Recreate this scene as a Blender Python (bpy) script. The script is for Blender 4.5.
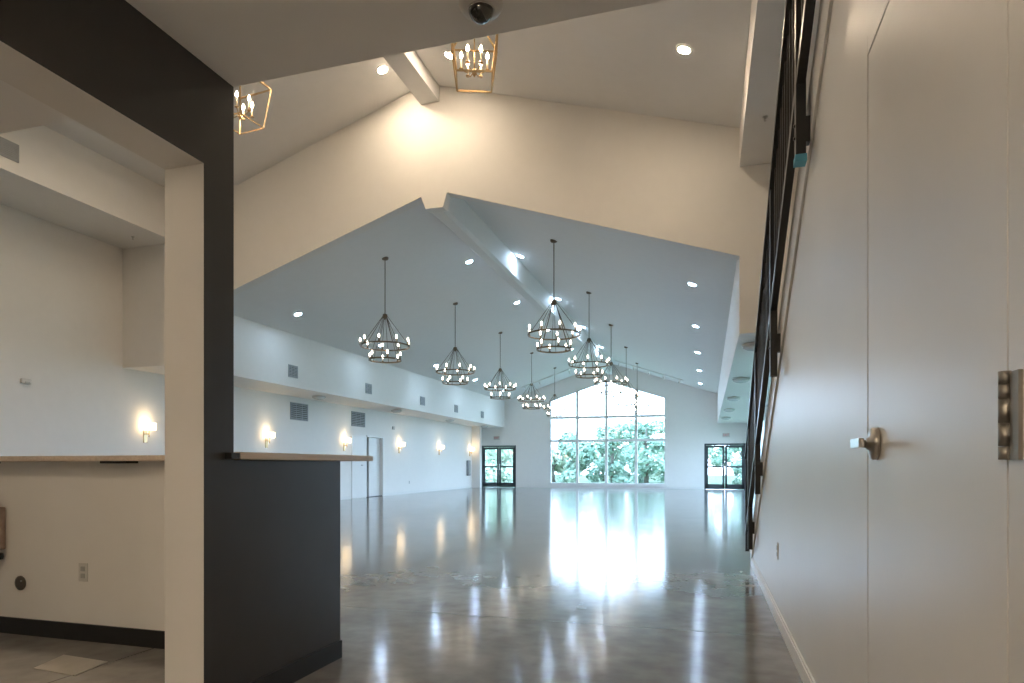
import bpy, bmesh, math, random
from mathutils import Vector, Matrix
random.seed(7)
PI = math.pi
for o in list(bpy.data.objects): bpy.data.objects.remove(o)
scn = bpy.context.scene
COL = scn.collection

# ------------------------------------------------------------ camera
cam = bpy.data.cameras.new('camera'); camo = bpy.data.objects.new('camera', cam); COL.objects.link(camo)
camo.location = (0, 0, 1.10)
camo.rotation_euler = (PI/2, 0, math.atan(195/650))
cam.sensor_width = 36; cam.lens = 650/1024*36
cam.shift_y = (466-341.5)/1024
cam.clip_start = 0.02; cam.clip_end = 300
scn.camera = camo
# ------------------------------------------------------------ world: bright overcast daylight
SKY = 4.2
world = bpy.data.worlds.new('world'); scn.world = world; world.use_nodes = True
nt = world.node_tree; nt.nodes.clear()
wo = nt.nodes.new('ShaderNodeOutputWorld'); bg = nt.nodes.new('ShaderNodeBackground')
tc = nt.nodes.new('ShaderNodeTexCoord'); sep = nt.nodes.new('ShaderNodeSeparateXYZ'); rp = nt.nodes.new('ShaderNodeValToRGB')
nt.links.new(tc.outputs['Generated'], sep.inputs[0]); nt.links.new(sep.outputs['Z'], rp.inputs[0])
rp.color_ramp.elements[0].position = 0.0; rp.color_ramp.elements[0].color = (.58, .76, 1.0, 1)
rp.color_ramp.elements[1].position = 0.7; rp.color_ramp.elements[1].color = (.40, .66, 1.0, 1)
nt.links.new(rp.outputs[0], bg.inputs[0]); bg.inputs[1].default_value = SKY
nt.links.new(bg.outputs[0], wo.inputs[0])
# ------------------------------------------------------------ exposure
vs = scn.view_settings
vs.view_transform = 'Standard'; vs.look = 'None'; vs.gamma = 1; vs.use_curve_mapping = False
vs.exposure = 1.62
# lamp strengths (radiance of the glowing surfaces)
E_DOWN_HALL, E_DOWN_FOYER, E_BULB, E_LANTERN, E_SCONCE, E_FILL_CAN = 92, 155, 8, 46, 2.6, 205

# ------------------------------------------------------------ materials
def new_mat(name):
    m = bpy.data.materials.new(name); m.use_nodes = True
    return m, m.node_tree, m.node_tree.nodes['Principled BSDF']
def paint(name, col, rough=.6, metal=0, var=.04, scale=6, bump=.0, spec=.5):
    m, t, p = new_mat(name)
    n = t.nodes.new('ShaderNodeTexNoise'); n.inputs['Scale'].default_value = scale; n.inputs['Detail'].default_value = 4
    g = t.nodes.new('ShaderNodeTexCoord'); t.links.new(g.outputs['Object'], n.inputs['Vector'])
    r = t.nodes.new('ShaderNodeValToRGB')
    r.color_ramp.elements[0].position = .3; r.color_ramp.elements[1].position = .7
    r.color_ramp.elements[0].color = tuple(max(0, c*(1-var)) for c in col)+(1,)
    r.color_ramp.elements[1].color = tuple(min(1, c*(1+var)) for c in col)+(1,)
    t.links.new(n.outputs['Fac'], r.inputs[0]); t.links.new(r.outputs[0], p.inputs['Base Color'])
    p.inputs['Roughness'].default_value = rough; p.inputs['Metallic'].default_value = metal
    p.inputs['Specular IOR Level'].default_value = spec
    if bump:
        n2 = t.nodes.new('ShaderNodeTexNoise'); n2.inputs['Scale'].default_value = 120
        t.links.new(g.outputs['Object'], n2.inputs['Vector'])
        b = t.nodes.new('ShaderNodeBump'); b.inputs['Strength'].default_value = bump; b.inputs['Distance'].default_value = .002
        t.links.new(n2.outputs['Fac'], b.inputs['Height']); t.links.new(b.outputs[0], p.inputs['Normal'])
    return m
def glow(name, col, e):
    m, t, p = new_mat(name)
    p.inputs['Base Color'].default_value = (.8, .8, .78, 1)
    p.inputs['Emission Color'].default_value = col+(1,); p.inputs['Emission Strength'].default_value = e
    return m
M = {}
M['wall'] = paint('warm_white_wall_paint', (.84, .82, .78), .55, var=.01, bump=.15)
M['satin'] = paint('satin_white_paint', (.74, .72, .685), .38, var=.015, scale=2)
M['ceil'] = paint('ceiling_paint', (.84, .835, .82), .7, var=.01)
M['trim'] = paint('white_trim_paint', (.80, .79, .76), .35, var=.01)
M['dark'] = paint('charcoal_wall_paint', (.042, .038, .034), .42, var=.06)
M['base_dark'] = paint('black_rubber_base', (.014, .013, .012), .4, var=.1)
M['black'] = paint('black_painted_steel', (.022, .021, .020), .38, var=.08)
M['balu'] = paint('dark_bronze_steel', (.045, .038, .034), .4, var=.08)
M['brass'] = paint('brushed_brass', (.60, .43, .24), .3, 1, var=.06)
M['bronze'] = paint('aged_bronze', (.20, .155, .11), .38, .9, var=.1)
M['nickel'] = paint('satin_nickel', (.55, .53, .50), .28, 1, var=.04)
M['steel'] = paint('brushed_steel_hinge', (.36, .34, .31), .5, 1, var=.04)
M['grille'] = paint('grey_grille', (.36, .38, .39), .5, var=.05)
M['grille_dark'] = paint('grille_shadow_core', (.10, .105, .11), .7, var=.05)
M['doorframe'] = paint('dark_grey_aluminium', (.055, .065, .07), .4, .2, var=.05)
M['plastic'] = paint('white_plastic', (.66, .64, .60), .4, var=.01)
M['greyplastic'] = paint('grey_plastic', (.42, .42, .40), .4, var=.02)
M['pink'] = paint('pinkish_insulation', (.40, .30, .25), .7, var=.12, scale=30)
M['brown'] = paint('brown_metal_plate', (.10, .085, .07), .45, .3, var=.2)
M['candle'] = paint('cream_candle_sleeve', (.75, .68, .55), .5, var=.02)
M['red'] = paint('exit_red_letters', (.75, .12, .12), .4, var=.02)
M['tape'] = paint('blue_masking_tape', (.12, .42, .55), .6, var=.05)
M['tread'] = paint('carpeted_stair_tread', (.10, .095, .09), .8, var=.1)
M['bark'] = paint('tree_bark', (.16, .14, .11), .9, var=.2)
M['grass'] = paint('lawn_grass', (.07, .12, .05), .9, var=.25, scale=2)
M['lens'] = glow('downlight_lens_cool', (.54, .75, 1.0), E_DOWN_HALL)
M['lensw'] = glow('downlight_lens_warm', (1.0, .80, .58), E_DOWN_FOYER)
M['bulb'] = glow('candelabra_bulb', (1.0, .86, .68), E_BULB)
M['bulbL'] = glow('lantern_bulb', (1.0, .70, .42), E_LANTERN)
M['shade'] = glow('lit_frosted_shade', (1.0, .74, .44), E_SCONCE)
M['lightpool'] = paint('painted_light_pool', (.42, .39, .34), .35, var=.08, scale=12)  # lamp light on the bar floor, put into a pale colour
M['fill_lens'] = glow('passage_fill_lens', (1.0, .80, .58), E_FILL_CAN)
M['barlens'] = glow('bar_downlight_lens', (1.0, .78, .54), 62)
def mat_glass():
    m, t, p = new_mat('window_glass'); t.nodes.remove(p)
    out = t.nodes['Material Output']; tr = t.nodes.new('ShaderNodeBsdfTransparent'); gl = t.nodes.new('ShaderNodeBsdfGlossy')
    tr.inputs[0].default_value = (.96, .98, .98, 1); gl.inputs['Roughness'].default_value = .02
    mx = t.nodes.new('ShaderNodeMixShader'); mx.inputs[0].default_value = .07
    t.links.new(tr.outputs[0], mx.inputs[1]); t.links.new(gl.outputs[0], mx.inputs[2]); t.links.new(mx.outputs[0], out.inputs[0])
    return m
M['glass'] = mat_glass()
def mat_dome():
    m, t, p = new_mat('smoked_dome'); p.inputs['Base Color'].default_value = (.025, .024, .022, 1)
    p.inputs['Roughness'].default_value = .08; p.inputs['Coat Weight'].default_value = 1
    return m
M['dome'] = mat_dome()
def mat_bowl():
    m, t, p = new_mat('clear_ribbed_glass_bowl'); p.inputs['Base Color'].default_value = (.85, .87, .86, 1)
    p.inputs['Roughness'].default_value = .12; p.inputs['Transmission Weight'].default_value = .2; p.inputs['IOR'].default_value = 1.3
    return m
M['bowl'] = mat_bowl()
def mat_leaf(name, a, b):
    m, t, p = new_mat(name)
    g = t.nodes.new('ShaderNodeTexCoord'); n = t.nodes.new('ShaderNodeTexNoise'); n.inputs['Scale'].default_value = 1.3; n.inputs['Detail'].default_value = 6
    t.links.new(g.outputs['Object'], n.inputs['Vector'])
    r = t.nodes.new('ShaderNodeValToRGB'); r.color_ramp.elements[0].position = .35; r.color_ramp.elements[1].position = .65
    r.color_ramp.elements[0].color = a+(1,); r.color_ramp.elements[1].color = b+(1,)
    t.links.new(n.outputs['Fac'], r.inputs[0]); t.links.new(r.outputs[0], p.inputs['Base Color'])
    p.inputs['Roughness'].default_value = .7; p.inputs['Specular IOR Level'].default_value = .2
    return m
M['leafA'] = mat_leaf('leaves_teal_green', (.22, .34, .25), (.44, .54, .42))
M['leafB'] = mat_leaf('leaves_pale_green', (.38, .48, .34), (.66, .70, .56))
def mat_wood():
    m, t, p = new_mat('light_oak_counter')
    g = t.nodes.new('ShaderNodeTexCoord'); mp = t.nodes.new('ShaderNodeMapping'); mp.inputs['Scale'].default_value = (14, 1.2, 30)
    t.links.new(g.outputs['Object'], mp.inputs[0])
    n = t.nodes.new('ShaderNodeTexNoise'); n.inputs['Scale'].default_value = 3; n.inputs['Detail'].default_value = 7; n.inputs['Distortion'].default_value = .6
    t.links.new(mp.outputs[0], n.inputs['Vector'])
    r = t.nodes.new('ShaderNodeValToRGB'); r.color_ramp.elements[0].position = .3; r.color_ramp.elements[1].position = .75
    r.color_ramp.elements[0].color = (.62, .50, .38, 1); r.color_ramp.elements[1].color = (.80, .69, .55, 1)
    t.links.new(n.outputs['Fac'], r.inputs[0]); t.links.new(r.outputs[0], p.inputs['Base Color']); p.inputs['Roughness'].default_value = .4
    return m
M['wood'] = mat_wood()
def mat_floor():
    m, t, p = new_mat('polished_concrete')
    g = t.nodes.new('ShaderNodeTexCoord')
    def noise(sc, det, vec=None, dist=0):
        n = t.nodes.new('ShaderNodeTexNoise'); n.inputs['Scale'].default_value = sc; n.inputs['Detail'].default_value = det; n.inputs['Distortion'].default_value = dist
        t.links.new(vec or g.outputs['Object'], n.inputs['Vector']); return n
    n1 = noise(.7, 6, dist=.2); n2 = noise(7, 8)
    mx = t.nodes.new('ShaderNodeMath'); mx.operation = 'MULTIPLY_ADD'; mx.inputs[1].default_value = .35
    t.links.new(n2.outputs['Fac'], mx.inputs[0]); t.links.new(n1.outputs['Fac'], mx.inputs[2])
    r = t.nodes.new('ShaderNodeValToRGB')
    r.color_ramp.elements[0].position = .50; r.color_ramp.elements[1].position = .86
    r.color_ramp.elements[0].color = (.135, .124, .114, 1); r.color_ramp.elements[1].color = (.31, .293, .275, 1)
    t.links.new(mx.outputs[0], r.inputs[0])
    # saw-cut control joints
    br = t.nodes.new('ShaderNodeTexBrick'); br.offset = 0; br.inputs['Scale'].default_value = 1
    br.inputs['Brick Width'].default_value = 4.4; br.inputs['Row Height'].default_value = 4.4; br.inputs['Mortar Size'].default_value = .006
    mp = t.nodes.new('ShaderNodeMapping'); mp.inputs['Location'].default_value = (3.2, -.1, 0)
    t.links.new(g.outputs['Object'], mp.inputs[0]); t.links.new(mp.outputs[0], br.inputs['Vector'])
    mc = t.nodes.new('ShaderNodeMixRGB'); mc.inputs[2].default_value = (.12, .11, .10, 1)
    t.links.new(br.outputs['Fac'], mc.inputs[0]); t.links.new(r.outputs[0], mc.inputs[1]); t.links.new(mc.outputs[0], p.inputs['Base Color'])
    rr = t.nodes.new('ShaderNodeMapRange'); rr.inputs['To Min'].default_value = .09; rr.inputs['To Max'].default_value = .17
    n3 = noise(2.2, 5); t.links.new(n3.outputs['Fac'], rr.inputs['Value']); t.links.new(rr.outputs[0], p.inputs['Roughness'])
    p.inputs['IOR'].default_value = 1.5; p.inputs['Specular IOR Level'].default_value = .45
    return m
M['floor'] = mat_floor()

# ------------------------------------------------------------ mesh helpers
class MB:
    def __init__(s): s.bm = bmesh.new(); s.mi = 0
    def _f(s, vs, smooth=False):
        try:
            f = s.bm.faces.new(vs); f.material_index = s.mi; f.smooth = smooth; return f
        except ValueError: return None
    def box(s, x0, x1, y0, y1, z0, z1, M4=None, mats=None):
        c = [Vector(p) for p in ((x0,y0,z0),(x1,y0,z0),(x1,y1,z0),(x0,y1,z0),(x0,y0,z1),(x1,y0,z1),(x1,y1,z1),(x0,y1,z1))]
        if M4: c = [M4 @ p for p in c]
        v = [s.bm.verts.new(p) for p in c]
        for k, q in enumerate(((0,3,2,1),(4,5,6,7),(0,1,5,4),(1,2,6,5),(2,3,7,6),(3,0,4,7))):   # -z +z -y +x +y -x
            f = s._f([v[i] for i in q])
            if f and mats: f.material_index = mats[k]
        return s
    def prism(s, pts, axis, a, b):
        def mk(p, t): return {'y': (p[0], t, p[1]), 'x': (t, p[0], p[1]), 'z': (p[0], p[1], t)}[axis]
        va = [s.bm.verts.new(mk(p, a)) for p in pts]; vb = [s.bm.verts.new(mk(p, b)) for p in pts]
        s._f(va); s._f(vb[::-1]); n = len(pts)
        for i in range(n): s._f([va[i], vb[i], vb[(i+1) % n], va[(i+1) % n]])
        return s
    def tube(s, pts, r, n=8, closed=False, caps=True):
        pts = [Vector(p) for p in pts]; m = len(pts); rings = []
        up = Vector((0, 0, 1))
        for i, p in enumerate(pts):
            if closed: d = pts[(i+1) % m]-pts[i-1]
            else: d = pts[min(i+1, m-1)]-pts[max(i-1, 0)]
            d.normalize(); u = up if abs(d.z) < .95 else Vector((1, 0, 0))
            a = d.cross(u).normalized(); b = d.cross(a).normalized()
            rr = r[i] if isinstance(r, (list, tuple)) else r
            rings.append([s.bm.verts.new(p+a*rr*math.cos(2*PI*k/n)+b*rr*math.sin(2*PI*k/n)) for k in range(n)])
        for i in range(m if closed else m-1):
            A, B = rings[i], rings[(i+1) % m]
            for k in range(n): s._f([A[k], A[(k+1) % n], B[(k+1) % n], B[k]], True)
        if caps and not closed: s._f(rings[0][::-1]); s._f(rings[-1])
        return s
    def lathe(s, prof, c=(0,0,0), n=20, M4=None, caps=True):
        rings = []
        for (r, z) in prof:
            ring = []
            for k in range(n):
                p = Vector((c[0]+r*math.cos(2*PI*k/n), c[1]+r*math.sin(2*PI*k/n), c[2]+z))
                if M4: p = M4 @ p
                ring.append(s.bm.verts.new(p))
            rings.append(ring)
        for A, B in zip(rings, rings[1:]):
            for k in range(n): s._f([A[k], A[(k+1) % n], B[(k+1) % n], B[k]], True)
        if caps: s._f(rings[0][::-1]); s._f(rings[-1])
        return s
    def bar(s, a, b, w, h):
        a, b = Vector(a), Vector(b); d = b-a; L = d.length; d.normalize()
        u = Vector((0, 0, 1)) if abs(d.z) < .99 else Vector((1, 0, 0))
        x = d.cross(u).normalized(); z = x.cross(d).normalized()
        M4 = Matrix((x, d, z)).transposed().to_4x4(); M4.translation = a
        return s.box(-w/2, w/2, 0, L, -h/2, h/2, M4)
    def build(s, name, mat, parent=None, bevel=0, loc=None):
        bmesh.ops.recalc_face_normals(s.bm, faces=s.bm.faces)
        me = bpy.data.meshes.new(name); s.bm.to_mesh(me); s.bm.free()
        for m in (mat if isinstance(mat, list) else [mat]): me.materials.append(m)
        o = bpy.data.objects.new(name, me); COL.objects.link(o)
        if parent: o.parent = parent
        if loc: o.location = loc
        if bevel:
            b = o.modifiers.new('bevel', 'BEVEL'); b.width = bevel; b.segments = 2; b.limit_method = 'ANGLE'
        return o
def tag(o, label=None, cat=None, group=None, kind=None):
    if label: o['label'] = label
    if cat: o['category'] = cat
    if group: o['group'] = group
    if kind: o['kind'] = kind
    return o
def empty(name, loc, rot=(0, 0, 0)):
    o = bpy.data.objects.new(name, None); COL.objects.link(o); o.location = loc; o.rotation_euler = rot; o.empty_display_size = .1
    return o
def copy_tree(o, parent=None):
    kids = [k for k in bpy.data.objects if k.parent == o]
    c = o.copy(); COL.objects.link(c); c.parent = parent
    for k in kids: copy_tree(k, c)
    return c
def struct(mb, name, mat, label, cat, bevel=0):
    return tag(mb.build(name, mat, bevel=bevel), label, cat, kind='structure')

# ------------------------------------------------------------ dimensions
XL, XR = -11.4, 1.9                 # outer side walls
SL, SR = -10.03, 0.47               # faces of the side soffits
YH, YF = 10.4, 32.1                 # gabled header, far wall
RX = -4.70                          # ridge
HA, HP = 6.22, .335                 # hall ceiling apex and pitch
FA, FPL, FPR = 7.75, .326, .298     # foyer ceiling apex and pitches
def zh(x): return HA-HP*abs(x-RX)
def zf(x): return max(FA-FPL*(RX-x), 6.48) if x < RX else FA-FPR*(x-RX)
XD0, XD1 = -2.225, -2.022             # charcoal wall
YC0, YC1 = 2.24, 2.42               # its column
ZC = 2.79                           # low ceiling
XS = .48                            # wall under the stair
Y0 = -2.5
def zs(y): return .02+.595*(7.75-y) # bottom edge of stair stringer

# floor, ground
struct(MB().box(XL-.2, XR+.2, Y0-.2, YF+.2, -.15, 0), 'floor', M['floor'], 'polished grey concrete floor reflecting the window and lamps', 'floor')
struct(MB().box(-60, XL-.2, -40, 90, -.4, -.12).box(XR+.2, 70, -40, 90, -.4, -.12).box(XL-.2, XR+.2, YF+.2, 90, -.4, -.12), 'lawn', M['grass'], 'grass outside beyond the far windows', 'lawn')

# far wall with gabled window and two door openings
WX0, WX1, WZ0, WZE, WZA, WXC = -7.64, -1.89, .19, 4.42, 5.36, -4.765
DLx0, DLx1, DRx0, DRx1, DZ = -11.27, -9.42, -.12, 1.72, 2.16
mb = MB(); y0, y1 = YF, YF+.2
top = lambda x: 4.6 if x < SL or x > SR else zh(x)+.03
def strip(x0, x1, z0):
    pts = [(x0, z0), (x1, z0), (x1, zh(max(min(x1, XR), XL))+.25)]
    if x0 < RX < x1: pts.append((RX, HA+.25))
    pts.append((x0, zh(x0)+.25)); mb.prism(pts, 'y', y0, y1)
strip(XL-.2, DLx0, 0); strip(DLx0, DLx1, DZ); strip(DLx1, WX0, 0)
mb.prism([(WX0, 0), (WX1, 0), (WX1, WZ0), (WX0, WZ0)], 'y', y0, y1)
mb.prism([(WX0, WZE), (WXC, WZA), (WX1, WZE), (WX1, zh(WX1)+.25), (RX, HA+.25), (WX0, zh(WX0)+.25)], 'y', y0, y1)
strip(WX1, DRx0, 0); strip(DRx0, DRx1, DZ); strip(DRx1, XR+.2, 0)
struct(mb, 'wall_far', M['wall'], 'far gable end wall of the hall around the tall window', 'wall')
# left wall with a door opening
DY0, DY1, DDZ = 20.3, 21.45, 2.12
mb = MB(); mb.box(XL-.2, XL, Y0, DY0, 0, 7.0); mb.box(XL-.2, XL, DY0, DY1, DDZ, 7.0); mb.box(XL-.2, XL, DY1, YF, 0, 7.0)
mb.box(XL, XL+.42, 30.95, 31.2, 0, 3.1)
struct(mb, 'wall_left', M['wall'], 'long white left wall with sconces', 'wall')
# right wall with an added row of tall unseen windows that let in daylight
mb = MB(); bays = [(12.2+3.95*i, 15.2+3.95*i) for i in range(5)]
mb.box(XR, XR+.2, Y0, bays[0][0], 0, 7.2)
for i, (a, b) in enumerate(bays):
    mb.box(XR, XR+.2, a, b, 0, .25); mb.box(XR, XR+.2, a, b, 2.85, 7.2)
    mb.box(XR, XR+.2, b, bays[i+1][0] if i < 4 else YF, 0, 7.2)
struct(mb, 'wall_right', M['wall'], 'right outer wall of the hall behind the staircase', 'wall')
for i, (a, b) in enumerate(bays):
    w = tag(empty('window_%d' % (i+2), (XR+.1, (a+b)/2, .25)), 'side window bay added in the right wall to let daylight into the hall', 'window', kind='structure')
    h = (b-a)/2; m = MB()
    m.box(-.06, .06, -h, -h+.08, 0, 2.6); m.box(-.06, .06, h-.08, h, 0, 2.6); m.box(-.05, .05, -h, h, 0, .08); m.box(-.05, .05, -h, h, 2.52, 2.6)
    m.box(-.05, .05, -.03, .03, .08, 2.52); m.build('window_frame', M['trim'], w)
    MB().box(-.005, .005, -h+.08, h-.08, .08, 2.52).build('pane', M['glass'], w)
# back wall
struct(MB().box(XL-.2, XR+.2, Y0-.2, Y0, 0, 8), 'wall_back', M['wall'], 'wall behind the viewpoint', 'wall')

# ceilings
mb = MB()
mb.prism([(XL, zh(XL)), (RX, HA), (XR, zh(XR)), (XR, zh(XR)+.2), (RX, HA+.2), (XL, zh(XL)+.2)], 'y', YH+.2, YF)
struct(mb, 'ceiling', M['ceil'], 'vaulted hall ceiling sloping from the ridge to both sides', 'ceiling')
mb = MB()
xk = RX-(FA-6.48)/FPL
mb.prism([(XL-.2, 6.48), (xk, 6.48), (RX, FA), (XR+.2, zf(XR+.2)), (XR+.2, zf(XR+.2)+.2), (RX, FA+.2), (XL-.2, 6.9)], 'y', Y0-.2, YH)
struct(mb, 'ceiling_foyer', M['ceil'], 'higher vaulted ceiling over the entrance area with lanterns', 'ceiling')
struct(MB().box(XL, XS, Y0, YC1, ZC, ZC+.28), 'ceiling_near', M['ceil'], 'low flat grey ceiling overhead carrying the dome camera', 'ceiling')
# header wall with the gabled opening (notched round the beam)
mb = MB()
z_l, z_r = zh(SL), zh(SR)
mb.prism([(XL, 3.1), (SL, 3.1), (SL, 4.03), (-4.777, 5.79), (-4.69, 5.572), (-4.365, 5.568), (-4.29, 5.815), (SR, 4.275), (SR, 3.1), (XR, 3.1),
          (XR, zf(XR)+.1), (RX, FA+.1), (xk, 6.58), (XL, 6.58)], 'y', YH, YH+.2)
struct(mb, 'wall_header', M['wall'], 'cream gabled header wall between entrance and hall', 'wall')
# ridge beams
mb = MB().prism([(-4.74, 5.66), (-4.67, 5.60), (-4.48, 5.60), (-4.42, 5.66), (-4.38, 6.2), (-4.80, 6.2)], 'y', YH+.2, YF)
struct(mb, 'trim_1', M['ceil'], 'boxed ridge beam along the top of the hall ceiling', 'beam')
mb = MB().box(RX-.08, RX+.27, YC1+.2, YH, 7.40, FA)
struct(mb, 'trim_2', M['ceil'], 'short white ridge beam above the cream header wall', 'beam')
# soffits
struct(MB().box(XL, SL, YH+.2, YF, 3.1, z_l+.06), 'trim_3', M['wall'], 'long boxed soffit along the left side of the hall', 'soffit')
struct(MB().box(SR, XR, YH+.2, YF, 3.1, z_r+.06), 'trim_4', M['wall'], 'boxed soffit along the right side of the hall', 'soffit')
struct(MB().box(XL, SL, 1.0, YH, 5.52, 6.5), 'trim_5', M['wall'], 'boxed soffit high on the left of the entrance area', 'soffit')
struct(MB().box(SR, XR, 2.7, YH, 5.62, zf(SR)+.02), 'trim_6', M['wall'], 'boxed soffit above the staircase', 'soffit')

# charcoal partition with opening + column ; knee walls of the bar
# box mats order: -z +z -y +x +y -x ; 0 light, 1 dark
L_D = [0, 0, 0, 1, 0, 0]
mb = MB()
mb.box(XD0, XD1, Y0, .45, 0, ZC, mats=L_D)
mb.box(XD0, XD1, YC0, YC1, 0, ZC, mats=L_D)
mb.box(XD0, XD1, .45, YC0, 2.37, ZC, mats=L_D)
struct(mb, 'wall_partition', [M['satin'], M['dark']], 'charcoal partition with white jamb and large opening on the left', 'wall')
mb = MB()
mb.box(-7.0, XD1, 3.15, 3.30, 0, 1.128, mats=[0, 0, 0, 1, 1, 1])
mb.box(XD1-.15, XD1, YC1, 3.15, 0, 1.128, mats=[0, 0, 0, 1, 1, 0])
struct(mb, 'wall_bar', [M['wall'], M['dark']], 'charcoal half wall of the bar beneath the wooden counter', 'wall')
struct(MB().box(-7.0, XD0+.05, 3.138, 3.15, 0, .106), 'baseboard_bar', M['base_dark'], 'black base along the inside of the bar wall', 'baseboard')
mb = MB(); mb.box(XD1, XD1+.012, YC0, 3.30, 0, .10); mb.box(XD1, XD1+.012, -1, .45, 0, .10)
struct(mb, 'baseboard_partition', M['base_dark'], 'black base at the foot of the charcoal wall', 'baseboard')
ct = MB().prism([(-7.0, 3.04), (XD1-.17, 3.04), (XD1-.17, YC1+.002), (-1.985, YC1+.002), (-1.985, 3.62), (-7.0, 3.62)], 'z', 1.13, 1.163)
tag(ct.build('bar_counter', M['wood'], bevel=.003), 'light oak bar counter on top of the charcoal half wall', 'counter')
for x in (-4.58, -3.43):
    b = MB(); b.box(x-.10, x+.10, 3.06, 3.149, 1.116, 1.13)
    tag(b.build('shelf_bracket', M['black']), 'black bracket under the counter, %s one on the left' % ('leftmost' if x < -4 else 'nearer the column'), 'bracket', 'black brackets under the bar counter')

tag(MB().box(XD1+.001, XD1+.034, 2.365, 2.419, 1.132, 1.158).build('counter_end_bracket', M['black']), 'small black bracket at the near end of the wooden counter', 'bracket')

# stair wall at right (pentagon) and things on it
mb = MB(); yk = 7.75-(ZC-.02)/.595
mb.prism([(Y0, 0), (7.75, 0), (7.75, .02), (2.3, zs(2.3)), (Y0, zs(2.3))], 'x', XS, XS+.12)
struct(mb, 'wall_stair', M['satin'], 'white side wall under the staircase on the right', 'wall')
mb = MB(); mb.box(XS-.014, XS, 2.36, 7.72, 0, .085); mb.box(XS-.008, XS, 2.36, 7.72, .085, .10)
struct(mb, 'baseboard_right', M['trim'], 'white baseboard along the stair wall', 'baseboard')

# staircase: one thing
st = tag(empty('staircase', (XS, 7.75, 0)), 'straight staircase with black steel guard rising along the right wall', 'staircase')
def inst(mb, name, mat, parent, bevel=0):      # world-space mesh under a parent at parent's location
    o = mb.build(name, mat, parent, bevel); o.matrix_parent_inverse = Matrix.Translation(-parent.location); return o
mb = MB(); mb.prism([(7.75, .0), (7.75, .30), (2.3, zs(2.3)+.28), (2.3, zs(2.3)-.0), (7.75, .02)][:1]+[(7.75, .30), (2.3, zs(2.3)+.28), (2.3, zs(2.3))], 'x', XS-.014, XS+.12)
inst(mb, 'stringer', M['satin'], st, .004)
mb = MB(); n = 17; 
for i in range(n):
    y = 7.6-i*.308; z = .18*(i+1)
    mb.box(XS+.125, XR-.05, y-.33, y, z-.04, z)
    mb.box(XS+.125, XR-.05, y-.02, y, z-.18, z-.04)
inst(mb, 'tread', M['tread'], st)
XG = .425
mb = MB(); slope = math.atan(.595)
mb.bar((XG, 7.62, zs(7.62)+1.10), (XG, 2.2, zs(2.2)+1.10), .055, .045)
inst(mb, 'top_rail', M['black'], st)
mb = MB(); mb.bar((XG, 7.62, zs(7.62)+.29), (XG, 2.2, zs(2.2)+.29), .04, .06)
inst(mb, 'bottom_rail', M['black'], st)
posts = [7.1, 6.08, 4.66, 3.36, 2.3]
for y in posts:
    mb = MB(); mb.box(XG-.022, XG+.022, y-.03, y+.03, zs(y)-(.09 if y < 4 else .16), zs(y)+1.08)
    p = inst(mb, 'post', M['black'], st)
    mb = MB(); mb.box(XG+.022, XS-.014, y-.025, y+.025, zs(y)+.0, zs(y)+.12)
    for dz in (.03, .09): mb.tube([(XG-.03, y, zs(y)+dz), (XG, y, zs(y)+dz)], .008, 6)
    q = mb.build('bolt_bracket', M['black'], p)
mb = MB(); y = 3.36; mb.box(XG-.026, XG+.026, y-.034, y+.034, zs(y)-.094, zs(y)-.06)
tp = inst(mb, 'tape', M['tape'], st); tag(tp, 'blue masking tape on the post end')
mb = MB(); mb.box(XG-.02, XG+.02, 7.60, 7.64, .16, zs(7.62)+1.08); inst(mb, 'post', M['black'], st)
yb = 7.5
while yb > 2.25:
    if min(abs(yb-p) for p in posts) > .06:
        mb = MB().box(XG-.008, XG+.008, yb-.008, yb+.008, zs(yb)+.30, zs(yb)+1.09)
        inst(mb, 'baluster', M['balu'], st)
    yb -= .115
# outlet on stair wall
def outlet(name, loc, rz, label):
    r = tag(empty(name, loc, (0, 0, rz)), label, 'outlet')
    MB().box(-.036, .036, -.006, 0, -.058, .058).build('cover_plate', M['plastic'], r, .002)
    for dz in (-.022, .022): MB().box(-.017, .017, -.009, -.005, dz-.015, dz+.015).build('socket', M['greyplastic'], r, .002)
    return r
outlet('wall_outlet', (XS, 4.94, .50), -PI/2, 'white outlet low on the stair wall at right')
outlet('wall_outlet', (-3.765, 3.15, .43), 0, 'pale outlet on the inner bar wall below the counter')

# near door in the stair wall
d = tag(empty('door_4', (XS, 1.75, 0)), 'tall white flush door with lever and hinge at the right edge', 'door', kind='structure')
inst(MB().box(XS-.006, XS+.001, 1.262, 2.223, .008, 2.36), 'leaf', M['satin'], d, .001)
inst(MB().box(XS-.0005, XS+.002, 1.256, 2.238, 0, 2.372), 'reveal', M['base_dark'], d)
mb = MB(); mb.box(XS-.006, XS, 2.237, 2.29, 0, 2.43); mb.box(XS-.006, XS, 1.2575, 2.2365, 2.368, 2.43); mb.box(XS-.006, XS, 1.20, 1.257, 0, 2.43)
inst(mb, 'door_frame', M['satin'], d, .002)
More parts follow.
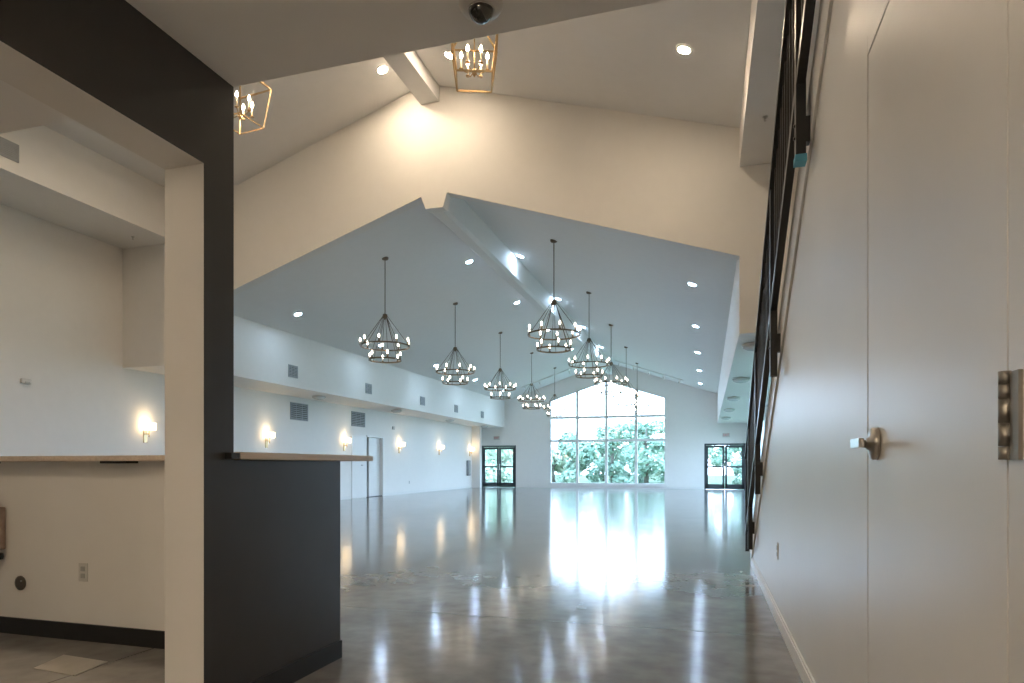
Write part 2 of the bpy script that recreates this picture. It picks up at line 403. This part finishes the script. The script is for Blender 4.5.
# lever on a round rose
h = MB(); R = Matrix.Translation((XS-.006, 2.115, 1.165)) @ Matrix.Rotation(-PI/2, 4, 'Y')
h.lathe([(.047, 0), (.047, .012), (.043, .018), (.020, .021), (.016, .03)], n=28, M4=R)
hh = inst(h, 'door_handle', M['nickel'], d)
h = MB(); h.tube([(XS-.03, 2.115, 1.165), (XS-.068, 2.115, 1.165)], .012, 12)
h.box(XS-.074, XS-.060, 2.02, 2.13, 1.152, 1.178)
hl = h.build('lever', M['nickel'], hh)
h = MB(); z0 = 1.11; k = .145/5
for a, b in ((0, .022), (.022, .060), (.060, .100), (.100, .124), (.124, .145)): h.tube([(XS-.014, 1.248, z0+a+.0004), (XS-.014, 1.248, z0+b-.0004)], .0095, 12)
h.box(XS-.014, XS-.0058, 1.237, 1.248, z0, z0+.022); h.box(XS-.014, XS-.0058, 1.237, 1.248, z0+.0395, z0+.060); h.box(XS-.014, XS-.0058, 1.237, 1.248, z0+.080, z0+.100); h.box(XS-.012, XS-.0058, 1.205, 1.2365, z0, z0+.142)
inst(h, 'hinge', M['steel'], d)

# ------------------------------------------------------------ far window
w = tag(empty('window_1', (WXC, YF+.1, 0)), 'tall gabled window of twelve lights with trees outside', 'window', kind='structure')
mb = MB(); ya, yb_ = YF-.02, YF+.12
t = .07
def lz(x): return WZA-(WZA-WZE)*abs(x-WXC)/(WX1-WXC)
mb.box(WX0, WX0+t, ya, yb_, WZ0, WZE); mb.box(WX1-t, WX1, ya, yb_, WZ0, WZE); mb.box(WX0-.05, WX1+.05, ya-.04, yb_, WZ0-.06, WZ0+t)
mb.prism([(WX0, WZE-t), (WXC, WZA-t), (WXC, WZA), (WX0, WZE)], 'y', ya, yb_); mb.prism([(WXC, WZA-t), (WX1, WZE-t), (WX1, WZE), (WXC, WZA)], 'y', ya, yb_)
inst(mb, 'window_frame', M['trim'], w)
cols = [WX0, -6.22, -4.765, -3.31, WX1]; rows = [WZ0, 2.36, 3.53]
mb = MB()
for x in cols[1:4]: mb.box(x-.065, x+.065, ya, yb_, WZ0, lz(x)-.03)
for z in rows[1:]: mb.box(WX0, WX1, ya+.005, yb_-.005, z-.06, z+.06)
inst(mb, 'mullions', M['trim'], w)
for i in range(4):
    a, b = cols[i]+.05, cols[i+1]-.05
    for z0_, z1_ in ((WZ0+.05, 2.31), (2.41, 3.48)):
        inst(MB().box(a, b, YF+.05, YF+.058, z0_, z1_), 'pane', M['glass'], w)
    pts = [(a, 3.58), (b, 3.58), (b, lz(b)-.04), (a, lz(a)-.04)]
    inst(MB().prism(pts, 'y', YF+.05, YF+.058), 'pane', M['glass'], w)
# far double doors
def double_door(name, x0, x1, label):
    d = tag(empty(name, ((x0+x1)/2, YF, 0)), label, 'door', kind='structure')
    mb = MB(); a, b = YF-.01, YF+.14
    mb.box(x0, x0+.07, a, b, 0, DZ); mb.box(x1-.07, x1, a, b, 0, DZ); mb.box(x0, x1, a, b, DZ-.08, DZ)
    inst(mb, 'door_frame', M['doorframe'], d)
    xm = (x0+x1)/2
    for s, (p, q) in enumerate(((x0+.07, xm-.01), (xm+.01, x1-.07))):
        mb = MB(); e = .10; a, b = YF+.01, YF+.06
        mb.box(p, p+e, a, b, .01, DZ-.09); mb.box(q-e, q, a, b, .01, DZ-.09)
        mb.box(p, q, a, b, .01, .24); mb.box(p, q, a, b, DZ-.2, DZ-.09); mb.box(p, q, a, b, 1.02, 1.10)
        l = inst(mb, 'leaf', M['doorframe'], d)
        MB().box(p+e, q-e, YF+.03, YF+.038, .24, 1.02).build('pane', M['glass'], l)
        MB().box(p+e, q-e, YF+.03, YF+.038, 1.10, DZ-.2).build('pane', M['glass'], l)
        hx = q-.05 if s == 0 else p+.05
        mb = MB(); mb.tube([(hx, YF+.01, .9), (hx, YF-.05, .9), (hx, YF-.05, 1.2), (hx, YF+.01, 1.2)], .012, 8)
        mb.build('door_handle', M['nickel'], l)
double_door('door_1', DLx0, DLx1, 'dark framed glass double door left of the tall window')
double_door('door_2', DRx0, DRx1, 'dark framed glass double door right of the tall window')
# left side door : closed leaf beside an open recess
d = tag(empty('door_3', (XL, 20.3, 0)), 'white side door and recess in the left wall behind the bar end', 'door', kind='structure')
mb = MB(); mb.box(XL-1.0, XL-.2, DY1, DY1+.1, 0, 2.4); mb.box(XL-1.0, XL-.2, DY0-.1, DY0, 0, 2.4); mb.box(XL-1.1, XL-1.0, DY0-.1, DY1+.1, 0, 2.4); mb.box(XL-1.0, XL-.2, DY0, DY1, 2.3, 2.4)
mb.box(XL-1.0, XL-.2, DY0, DY1, -.1, 0)
inst(mb, 'recess', M['wall'], d)
inst(MB().box(XL, XL+.02, 19.3, DY0-.02, .01, DDZ), 'leaf', M['trim'], d)
mb = MB(); mb.box(XL, XL+.012, DY0-.018, DY0-.006, 0, DDZ); mb.box(XL-.15, XL-.0, DY0, DY1, 0, .02); inst(mb, 'seal', M['base_dark'], d)
mb = MB(); mb.box(XL, XL+.03, DY0, DY1+.07, DDZ, DDZ+.06); mb.box(XL, XL+.03, DY1, DY1+.07, 0, DDZ); inst(mb, 'door_frame', M['trim'], d)
mb = MB(); mb.box(XL-.16, XL-.1, DY0+.35, DY1, .02, DDZ); inst(mb, 'open_leaf', M['trim'], d)
mb = MB(); mb.tube([(XL+.02, 19.95, 1.13), (XL+.07, 19.95, 1.13), (XL+.075, 19.83, 1.13)], .014, 8); inst(mb, 'door_handle', M['nickel'], d)
mb = MB(); mb.box(XL, XL+.012, Y0, 19.28, 0, .1); mb.box(XL, XL+.012, 21.53, 30.94, 0, .1)
struct(mb, 'baseboard_left', M['trim'], 'white baseboard along the long left wall', 'baseboard')
mb = MB()
for a, b in ((DLx1+.02, DRx0-.02),): mb.box(a, b, YF-.012, YF, 0, .1)
struct(mb, 'baseboard_far', M['trim'], 'white baseboard under the tall window', 'baseboard')

# ------------------------------------------------------------ grilles
def grille(name, loc, w, h, label, group=None, slats=8):
    """on a wall facing +X; w along Y"""
    r = tag(empty(name, loc), label, 'vent', group)
    MB().box(.001, .006, -w/2+.02, w/2-.02, -h/2+.02, h/2-.02).build('backing', M['grille_dark'], r)
    mb = MB(); e = .025
    mb.box(0, .018, -w/2, w/2, -h/2, -h/2+e); mb.box(0, .018, -w/2, w/2, h/2-e, h/2); mb.box(0, .018, -w/2, -w/2+e, -h/2, h/2); mb.box(0, .018, w/2-e, w/2, -h/2, h/2)
    mb.build('frame', M['grille'], r)
    mb = MB()
    for i in range(slats):
        z = -h/2+e+(h-2*e)*(i+.5)/slats; mb.box(.005, .016, -w/2+e, w/2-e, z-.011, z+.011)
    for i in range(1, 3):
        y = -w/2+w*i/3; mb.box(.005, .017, y-.006, y+.006, -h/2+e, h/2-e)
    mb.build('slats', M['grille'], r)
    return r
rank = ['nearest', 'second', 'third', 'fourth', 'farthest']
for i, y in enumerate((14.15, 17.98, 21.97, 25.3, 28.6)):
    grille('supply_vent', (SL, y, 3.49), .38, .31, 'small square grey vent on the left soffit face, %s of the five' % rank[i], 'vents on the hall soffit', 7)
grille('return_grille', (XL, 16.38, 2.68), .85, .50, 'large grey grille on the left wall above the nearer sconces')
grille('return_grille', (XL, 19.73, 2.69), .90, .50, 'large grey grille on the left wall beside the white side door')
grille('supply_vent', (SL, 6.95, 5.84), .72, .27, 'grey louvred vent high on the near left soffit', slats=8)

# ------------------------------------------------------------ sconces
def sconce():
    r = empty('wall_sconce', (0, 0, 0))
    MB().box(0, .02, -.05, .05, -.26, .02).build('back_plate', M['brass'], r, .004)
    mb = MB(); mb.tube([(.02, 0, -.07), (.09, 0, -.075), (.11, 0, -.05), (.11, 0, 0)], .010, 8); mb.lathe([(.035, 0), (.05, .012), (.02, .018)], (.11, 0, -.01))
    mb.tube([(.11, 0, -.14), (.11, 0, -.05)], .012, 8)
    mb.build('arm', M['brass'], r)
    mb = MB(); mb.lathe([(.112, .01), (.118, .012), (.125, .155), (.120, .155)], (.13, 0, 0), 24, caps=False); mb.lathe([(.112, .01), (.01, .01)], (.13, 0, 0), 24, caps=False)
    mb.build('lamp_shade', M['shade'], r)
    return r
s0 = sconce(); ys = [10.95, 14.9, 18.83, 22.8, 26.72, 30.6]
sl = ['left of the charcoal column beyond the header', 'just right of the charcoal column', 'above the end of the bar counter', 'just beyond the white side door', 'second from the far end', 'nearest the far glass door']
for i, y in enumerate(ys):
    o = s0 if i == 0 else copy_tree(s0); o.location = (XL, y, 1.85)
    tag(o, 'lit brass wall sconce on the left wall, %s' % sl[i], 'sconce', 'sconces along the left wall')
# small wall devices
mb = MB(); r = tag(empty('smoke_detector', (XL, 8.42, 2.58)), 'small white detector on the near left wall', 'detector')
MB().box(0, .05, -.09, .09, -.045, .045).build('housing', M['plastic'], r, .02); MB().box(.045, .06, -.03, .05, -.03, -.01).build('sensor', M['greyplastic'], r, .003)
r = tag(empty('alarm_box', (XL, 22.3, 2.54)), 'small grey alarm box above the far left sconces', 'alarm')
MB().box(0, .04, -.07, .07, -.06, .06).build('housing', M['greyplastic'], r, .005); MB().box(.04, .05, -.03, .03, -.02, .02).build('strobe', M['plastic'], r, .002)
r = tag(empty('wall_cabinet', (XL, 30.3, 1.0)), 'narrow grey cabinet on the left wall near the far door', 'cabinet')
MB().box(0, .12, -.16, .16, -.38, .38).build('body', M['grille'], r, .03); MB().box(.12, .128, -.11, .11, -.30, .30).build('door', M['greyplastic'], r, .004)
r = tag(empty('switch_plate', (XL, 23.7, .45)), 'tiny pale plate low on the left wall', 'outlet')
MB().box(0, .006, -.036, .036, -.058, .058).build('cover_plate', M['greyplastic'], r, .002)

# ------------------------------------------------------------ recessed downlights
def downlight(lens, name='recessed_downlight'):
    r = empty(name, (0, 0, 0))
    MB().lathe([(.075, -.002), (.078, -.012), (.105, -.008), (.108, 0)], n=24, caps=False).build('trim_ring', M['trim'], r)
    MB().lathe([(.070, -.003), (.070, -.0125)], n=24).build('lens', M[lens], r)
    return r
dlh = downlight('lens'); first = True
ah = math.atan(HP)
spots = []
for i in range(5): spots.append((-.28, 13.49+4.08*i, 'right outer row, %s one' % rank[i], 'R'))
for i in range(4): spots.append((-4.22, 14.75+4.10*i, 'just right of the ridge beam, %s one' % (rank[i] if i < 3 else 'farthest'), 'R'))
for i in range(4): spots.append((-5.43, 14.55+4.05*i, 'just left of the ridge beam, %s one' % (rank[i] if i < 3 else 'farthest'), 'L'))
for i in range(5): spots.append((-9.26, 13.26+4.08*i, 'left outer row, %s one' % rank[i], 'L'))
for x, y, lb, sd in spots:
    o = dlh if first else copy_tree(dlh); first = False
    o.location = (x, y, zh(x)-.001); o.rotation_euler = (0, ah if sd == 'R' else -ah, 0)
    tag(o, 'round recessed light in the hall ceiling, %s' % lb, 'downlight', 'recessed lights in the hall ceiling')
dlf = downlight('lensw'); first = True  # two unseen lights high over the bar are added to brighten the left
for x, y, lb in ((-5.11, 9.62, 'left of the short ridge beam'), (-3.83, 9.4, 'between the beam and the hanging lantern'), (-.28, 8.6, 'near the staircase soffit'),
                 (-8.4, 7.4, 'hidden above the charcoal wall'), (-8.4, 4.2, 'added fill high over the bar, farther back'), (-8.4, 1.2, 'added fill high over the bar, rearmost'), (-5.11, 5.0, 'back row, left of beam'), (-3.83, 5.0, 'back row, right of beam'), (-.9, 5.0, 'back row by the stairs')):
    o = dlf if first else copy_tree(dlf); first = False
    o.location = (x, y, zf(x)-.001); o.rotation_euler = (0, math.atan(FPR) if x > RX else -math.atan(FPL), 0)
    tag(o, 'round recessed light in the high entrance ceiling, %s' % lb, 'downlight', 'recessed lights in the entrance ceiling')
dlb = downlight('fill_lens'); dlc = downlight('barlens')  # passage lights behind the camera are added to fill the foreground
for x, y, lb in ((-3.6, 1.3, 'over the bar floor'), (-5.6, 1.0, 'over the left of the bar'), (-.9, -1.0, 'added fill over the passage'), (-.9, -2.0, 'added fill over the passage, rearmost'), (-3.4, -.8, 'over the bar, behind')):
    src = dlc if 'bar' in lb else dlb; o = src if 'label' not in src else copy_tree(src)
    o.location = (x, y, ZC-.001); tag(o, 'round recessed light in the low flat ceiling, %s' % lb, 'downlight', 'recessed lights in the low ceiling')

# ------------------------------------------------------------ chandeliers
UR, LR, ZU, ZL, ZHUB = .525, .345, -1.89, -2.19, -1.24     # relative to canopy
def ring_mb(R, z, h=.03, w=.012):
    mb = MB(); mb.lathe([(R-w/2, z-h/2), (R+w/2, z-h/2), (R+w/2, z+h/2), (R-w/2, z+h/2), (R-w/2, z-h/2)], n=40, caps=False)
    for f in mb.bm.faces: f.smooth = False
    return mb
def chandelier():
    r = empty('chandelier', (0, 0, 0)); b = M['bronze']
    MB().lathe([(.075, .03), (.075, -.01), (.06, -.03), (.015, -.045)], n=20).build('canopy', b, r)
    MB().tube([(0, 0, -.04), (0, 0, ZHUB)], .010, 8).build('rod', b, r)
    MB().lathe([(.015, .05), (.05, .03), (.055, -.03), (.02, -.06), (.005, -.08)], (0, 0, ZHUB), 16).build('hub', b, r)
    ring_mb(UR, ZU).build('upper_ring', b, r); ring_mb(LR, ZL).build('lower_ring', b, r)
    for k in range(6):
        a = 2*PI*(k+.25)/6
        MB().tube([(.045*math.cos(a), .045*math.sin(a), ZHUB), (UR*math.cos(a), UR*math.sin(a), ZU)], .006, 6).build('support_rod', b, r)
        a = 2*PI*(k+.75)/6
        MB().tube([(.035*math.cos(a), .035*math.sin(a), ZHUB), (LR*math.cos(a), LR*math.sin(a), ZL)], .005, 6).build('support_rod', b, r)
    for n, R, z in ((9, UR, ZU), (6, LR, ZL)):
        for k in range(n):
            a = 2*PI*(k+.1)/n; x, y = R*math.cos(a), R*math.sin(a)
            mb = MB(); mb.lathe([(.022, 0), (.026, .012), (.012, .016), (.012, .075)], (x, y, z+.012), 8)
            c = mb.build('candle', b, r)
            MB().lathe([(.009, .0), (.018, .022), (.019, .042), (.012, .066), (.002, .084)], (x, y, z+.086), 8).build('bulb', M['bulb'], c)
    return r
ch0 = chandelier(); first = True
for row, x in (('left', -6.64), ('right', -2.95)):
    for i in range(5):
        o = ch0 if first else copy_tree(ch0); first = False
        o.location = (x, 12.62+4.07*i+(.15 if row == 'right' else 0), zh(x)+.0); o.rotation_euler = (0, 0, .37*i+(.9 if row == 'right' else 0))
        tag(o, 'two-tier round bronze chandelier with lit candle bulbs, %s in the %s row' % (rank[i], row), 'chandelier', 'two-tier chandeliers in the hall')

# ------------------------------------------------------------ lanterns in the entrance
def lantern(L, rz):
    r = empty('lantern', (0, 0, 0), (0, 0, rz)); b = M['brass']; T, B, H = .265, .20, .52   # half widths, body height; origin = bottom
    def fr(h, z): return [(-h, -h, z), (h, -h, z), (h, h, z), (-h, h, z)]
    mb = MB(); q = .008
    def loop(p):
        for i in range(4): mb.bar(p[i], p[(i+1) % 4], 2*q, 2*q)
    tb, bb = fr(T, H), fr(B, 0); loop(tb); loop(bb)
    for i in range(4): mb.bar(bb[i], tb[i], 2*q, 2*q)
    tt = fr(.06, H+.22); loop(tt)
    for i in range(4): mb.bar(tb[i], tt[i], 2*q, 2*q)
    mb.build('cage', b, r)
    mb = MB(); mb.tube([(0, 0, .13), (0, 0, H+.25)], .007, 8); mb.lathe([(.03, 0), (.02, .03), (.008, .05)], (0, 0, .10), 12); mb.lathe([(.005, -.05), (.022, -.02), (.03, 0)], (0, 0, .10), 12)
    mb.build('stem', b, r)
    MB().tube([(0, 0, H+.25), (0, 0, L)], .006, 8).build('rod', b, r)
    MB().lathe([(.01, -.04), (.06, -.02), (.065, .03)], (0, 0, L), 16).build('canopy', b, r)
    for k in range(6):
        a = 2*PI*k/6; R = .15; x, y = R*math.cos(a), R*math.sin(a)
        mb = MB(); mb.tube([(0, 0, .12), (x*.6, y*.6, .10), (x, y, .13)], .006, 6); mb.lathe([(.022, 0), (.026, .01), (.01, .012)], (x, y, .13), 10)
        m2 = mb.build('arm', b, r)
        MB().lathe([(.011, 0), (.011, .12)], (x, y, .14), 8).build('candle', M['candle'], m2)
        MB().lathe([(.010, .0), (.017, .02), (.018, .036), (.010, .06), (.002, .078)], (x, y, .26), 10).build('bulb', M['bulbL'], m2)
    return r
for (x, y, rz, lb) in ((-2.55, 7.0, .35, 'beside the short ridge beam'), (-5.75, 7.0, -.10, 'half behind the charcoal column')):
    z = 5.50; o = lantern(zf(x)-z, rz); o.location = (x, y, z)
    tag(o, 'open brass cage lantern with six candle bulbs, %s' % lb, 'lantern', 'brass lanterns in the entrance')

# ------------------------------------------------------------ dome camera + sprinklers
c = tag(empty('dome_camera', (-.785, 2.225, ZC)), 'white security camera with smoked dome on the low ceiling edge', 'camera')
MB().lathe([(.078, 0), (.080, -.02), (.072, -.034), (.050, -.036)], n=28).build('housing', M['plastic'], c)
pr = [(.046*math.cos(a), -.035-.046*math.sin(a)) for a in [i*PI/2/8 for i in range(9)]]
MB().lathe([(p[0]+.0003, p[1]) for p in pr], n=28, caps=False).build('smoked_dome', M['dome'], c)
MB().lathe([(.0475, -.034), (.051, -.038), (.0475, -.042)], n=28, caps=False).build('dome_ring', M['nickel'], c)
def sprinkler(loc, label):
    s = tag(empty('sprinkler', loc), label, 'sprinkler')
    MB().lathe([(.033, 0), (.03, -.008), (.012, -.012), (.012, -.03)], n=16).build('escutcheon', M['plastic'], s)
    mb = MB(); mb.bar((-.012, 0, -.03), (-.004, 0, -.05), .004, .004); mb.bar((.012, 0, -.03), (.004, 0, -.05), .004, .004); mb.lathe([(.016, -.05), (.016, -.053)], n=12)
    mb.build('deflector', M['nickel'], s)
    return s
sprinkler((-1.265, 1.99, ZC), 'small sprinkler head on the low ceiling left of the dome camera').scale = (.6, .6, .6)
sprinkler((-10.6, 7.4, 5.52), 'small sprinkler under the high left soffit, nearer one')
sprinkler((-10.6, 9.9, 5.52), 'small sprinkler under the high left soffit, farther one')
sprinkler((.72, 9.0, 5.62), 'small sprinkler under the soffit above the stairs')

# ------------------------------------------------------------ flush lights under the hall soffits
def flush():
    r = empty('flush_ceiling_light', (0, 0, 0))
    MB().lathe([(.09, 0), (.09, -.02), (.06, -.035)], n=24).build('base', M['brass'], r)
    MB().lathe([(.165, -.02), (.185, -.035), (.175, -.07), (.12, -.10), (.05, -.115), (.01, -.118)], n=32, caps=False).build('glass_bowl', M['bowl'], r)
    MB().lathe([(.165, -.012), (.19, -.02), (.19, -.032), (.165, -.036)], n=32, caps=False).build('rim', M['trim'], r)
    return r
f0 = flush(); first = True
for s, x, yy in (('right', .74, (11.3, 15.6, 19.9, 23.9, 27.9)), ('left', -10.55, (12.1, 16.1, 20.9, 25.9, 30.4))):
    for i, y in enumerate(yy):
        o = f0 if first else copy_tree(f0); first = False
        o.location = (x, y, 3.1); tag(o, 'round flush light with glass bowl under the %s soffit, %s of five' % (s, rank[i]), 'ceiling light', 'flush lights under the soffits')

# ------------------------------------------------------------ track lights before the far wall
for side, xs, lb in (('L', (-8.6, -5.3), 'left'), ('R', (-4.1, -1.0), 'right')):
    y = 30.2; r = tag(empty('track_light', (xs[0], y, zh(xs[0]))), 'white track light with small heads on the %s ceiling slope near the far wall' % lb, 'track light')
    inst(MB().bar((xs[0], y, zh(xs[0])-.03), (xs[1], y, zh(xs[1])-.03), .04, .04), 'track', M['trim'], r)
    for k in range(5):
        x = xs[0]+(xs[1]-xs[0])*(k+.3)/4.6; z = zh(x)
        mb = MB(); mb.tube([(x, y, z-.04), (x, y, z-.13)], .012, 6); mb.tube([(x, y-.02, z-.12), (x, y+.12, z-.22)], .04, 10)
        inst(mb, 'spot_head', M['trim'], r)

# ------------------------------------------------------------ exit signs
fc = bpy.data.curves.new('exit_text', 'FONT'); fc.body = 'EXIT'; fc.size = .20; fc.extrude = .002; fc.align_x = 'CENTER'; fc.align_y = 'CENTER'
fo = bpy.data.objects.new('exit_text', fc); COL.objects.link(fo); dg = bpy.context.evaluated_depsgraph_get()
fm = bpy.data.meshes.new_from_object(fo.evaluated_get(dg)); bpy.data.objects.remove(fo); fm.materials.clear(); fm.materials.append(M['red'])
for x, lb in ((-10.45, 'left'), (.86, 'right')):
    r = tag(empty('exit_sign', (x, YF, 2.55)), 'white exit sign with red letters above the far %s glass doors' % lb, 'sign')
    MB().box(-.17, .17, -.05, 0, -.10, .10).build('housing', M['plastic'], r, .01)
    t_ = bpy.data.objects.new('letters', fm); COL.objects.link(t_); t_.parent = r; t_.location = (0, -.053, 0); t_.rotation_euler = (PI/2, 0, 0); t_.scale = (.62, .8, 1)

# ------------------------------------------------------------ things on the inner bar wall
r = tag(empty('pipe_box', (-4.53, 3.15, .55)), 'pinkish boxed pipe with chrome elbow and dark valve at the left edge', 'pipe')
MB().box(-.12, .10, -.075, 0, 0, .28).build('cover', M['pink'], r, .008)
mb = MB(); mb.tube([(.02, -.04, .28), (.02, -.04, .32), (-.02, -.05, .345), (-.12, -.05, .345)], .03, 12); mb.build('elbow', M['nickel'], r)
mb = MB(); mb.tube([(-.12, -.05, -.04), (.06, -.05, -.04)], .014, 8); mb.tube([(.02, -.05, .0), (.02, -.05, -.05)], .02, 10); mb.lathe([(.034, -.02), (.038, 0), (.034, .02)], (.085, -.05, -.04), 8); mb.build('valve', M['black'], r)
r = tag(empty('wall_plate', (-4.30, 3.15, .335)), 'round brown metal plate low on the inner bar wall', 'plate')
mb = MB(); Ry = Matrix.Rotation(PI/2, 4, 'X')
mb.lathe([(.047, 0), (.047, .006), (.03, .010), (.002, .011)], n=24, M4=Ry); mb.build('cover', M['brown'], r)
mb = MB(); mb.lathe([(.006, .010), (.006, .014)], (.018, .015, 0), 8, M4=Ry); mb.build('screw', M['nickel'], r)
mb = MB().prism([(-3.50, 2.63), (-3.17, 2.60), (-3.22, 2.84), (-3.58, 2.87)], 'z', .0005, .004)  # thin pale sheet standing in for the pool of lamp light
tag(mb.build('floor_light_patch', M['lightpool']), 'pool of lamp light painted as a pale patch on the bar floor', 'light patch')

# ------------------------------------------------------------ trees outside
def tree_mesh(seed, mat, H, W, n=2600, low=.02):
    rnd = random.Random(seed); verts = []; faces = []
    blobs = [(rnd.uniform(-W, W)*.7, rnd.uniform(-W, W)*.5, H*rnd.uniform(low, .92), rnd.uniform(.35, .65)*W*.75) for _ in range(13)]
    for i in range(n):
        bx, by, bz, br = rnd.choice(blobs)
        v = Vector((rnd.gauss(0, 1), rnd.gauss(0, 1), rnd.gauss(0, 1))).normalized()*br*rnd.uniform(.55, 1.0)
        c = Vector((bx, by, max(.1, bz)))+v
        if c.z < .05: continue
        nrm = (v.normalized()+Vector((rnd.gauss(0, .5), rnd.gauss(0, .5), rnd.gauss(0, .5)))).normalized()
        a = nrm.orthogonal().normalized(); b = nrm.cross(a); s = rnd.uniform(.10, .22); k = len(verts)
        verts += [c-a*s, c-b*s*.6, c+a*s, c+b*s*.6]; faces.append((k, k+1, k+2, k+3))
    me = bpy.data.meshes.new('foliage'); me.from_pydata([tuple(v) for v in verts], [], faces); me.materials.append(mat); return me
def trunk_mb(seed, H):
    rnd = random.Random(seed); mb = MB()
    mb.tube([(0, 0, 0), (.06, .03, H*.3), (-.05, 0, H*.6), (.05, 0, H*.85)], [.16, .13, .09, .04], 8)
    for k in range(5):
        a = rnd.uniform(0, 2*PI); z = H*rnd.uniform(.25, .6); L = rnd.uniform(.8, 1.4)
        mb.tube([(0, 0, z), (L*math.cos(a)*.5, L*math.sin(a)*.5, z+.4), (L*math.cos(a), L*math.sin(a), z+1.0)], [.06, .045, .02], 6)
    return mb
fol = [tree_mesh(1, M['leafA'], 5.4, 1.9), tree_mesh(2, M['leafB'], 6.2, 1.7), tree_mesh(3, M['leafA'], 3.6, 1.5), tree_mesh(4, M['leafB'], 3.2, 2.2)]
Hs = [5.4, 6.2, 3.6, 3.2]
tl = [(-16.0, 46, 0, 'outside the left glass door, leftmost'), (-13.3, 42, 3, 'outside the left glass door, right side'),
      (-11.0, 47.5, 3, 'behind the left column of window panes'), (-8.4, 43, 2, 'low, behind the left-centre window panes'), (-8.0, 52, 1, 'tall, behind the left-centre window panes'),
      (-6.3, 45.5, 0, 'full, behind the centre mullion'), (-5.3, 51.5, 2, 'behind the right-centre window panes'),
      (-3.6, 40.8, 0, 'dense, behind the right column of window panes'), (-2.7, 49.5, 3, 'at the right edge of the tall window'),
      (-.2, 46.5, 1, 'outside the right glass door, left leaf'), (2.0, 41.2, 0, 'outside the right glass door, right leaf')]
for i, (x, y, k, lb) in enumerate(tl):
    t_ = tag(empty('tree', (x, y, -.12), (0, 0, 1.7*i)), 'pale green leafy tree %s' % lb, 'tree', 'trees beyond the far windows')
    f_ = bpy.data.objects.new('foliage', fol[k]); COL.objects.link(f_); f_.parent = t_; t_.scale = (1, 1, .78 if k < 2 else .95)
    trunk_mb(i, Hs[k]).build('trunk', M['bark'], t_)
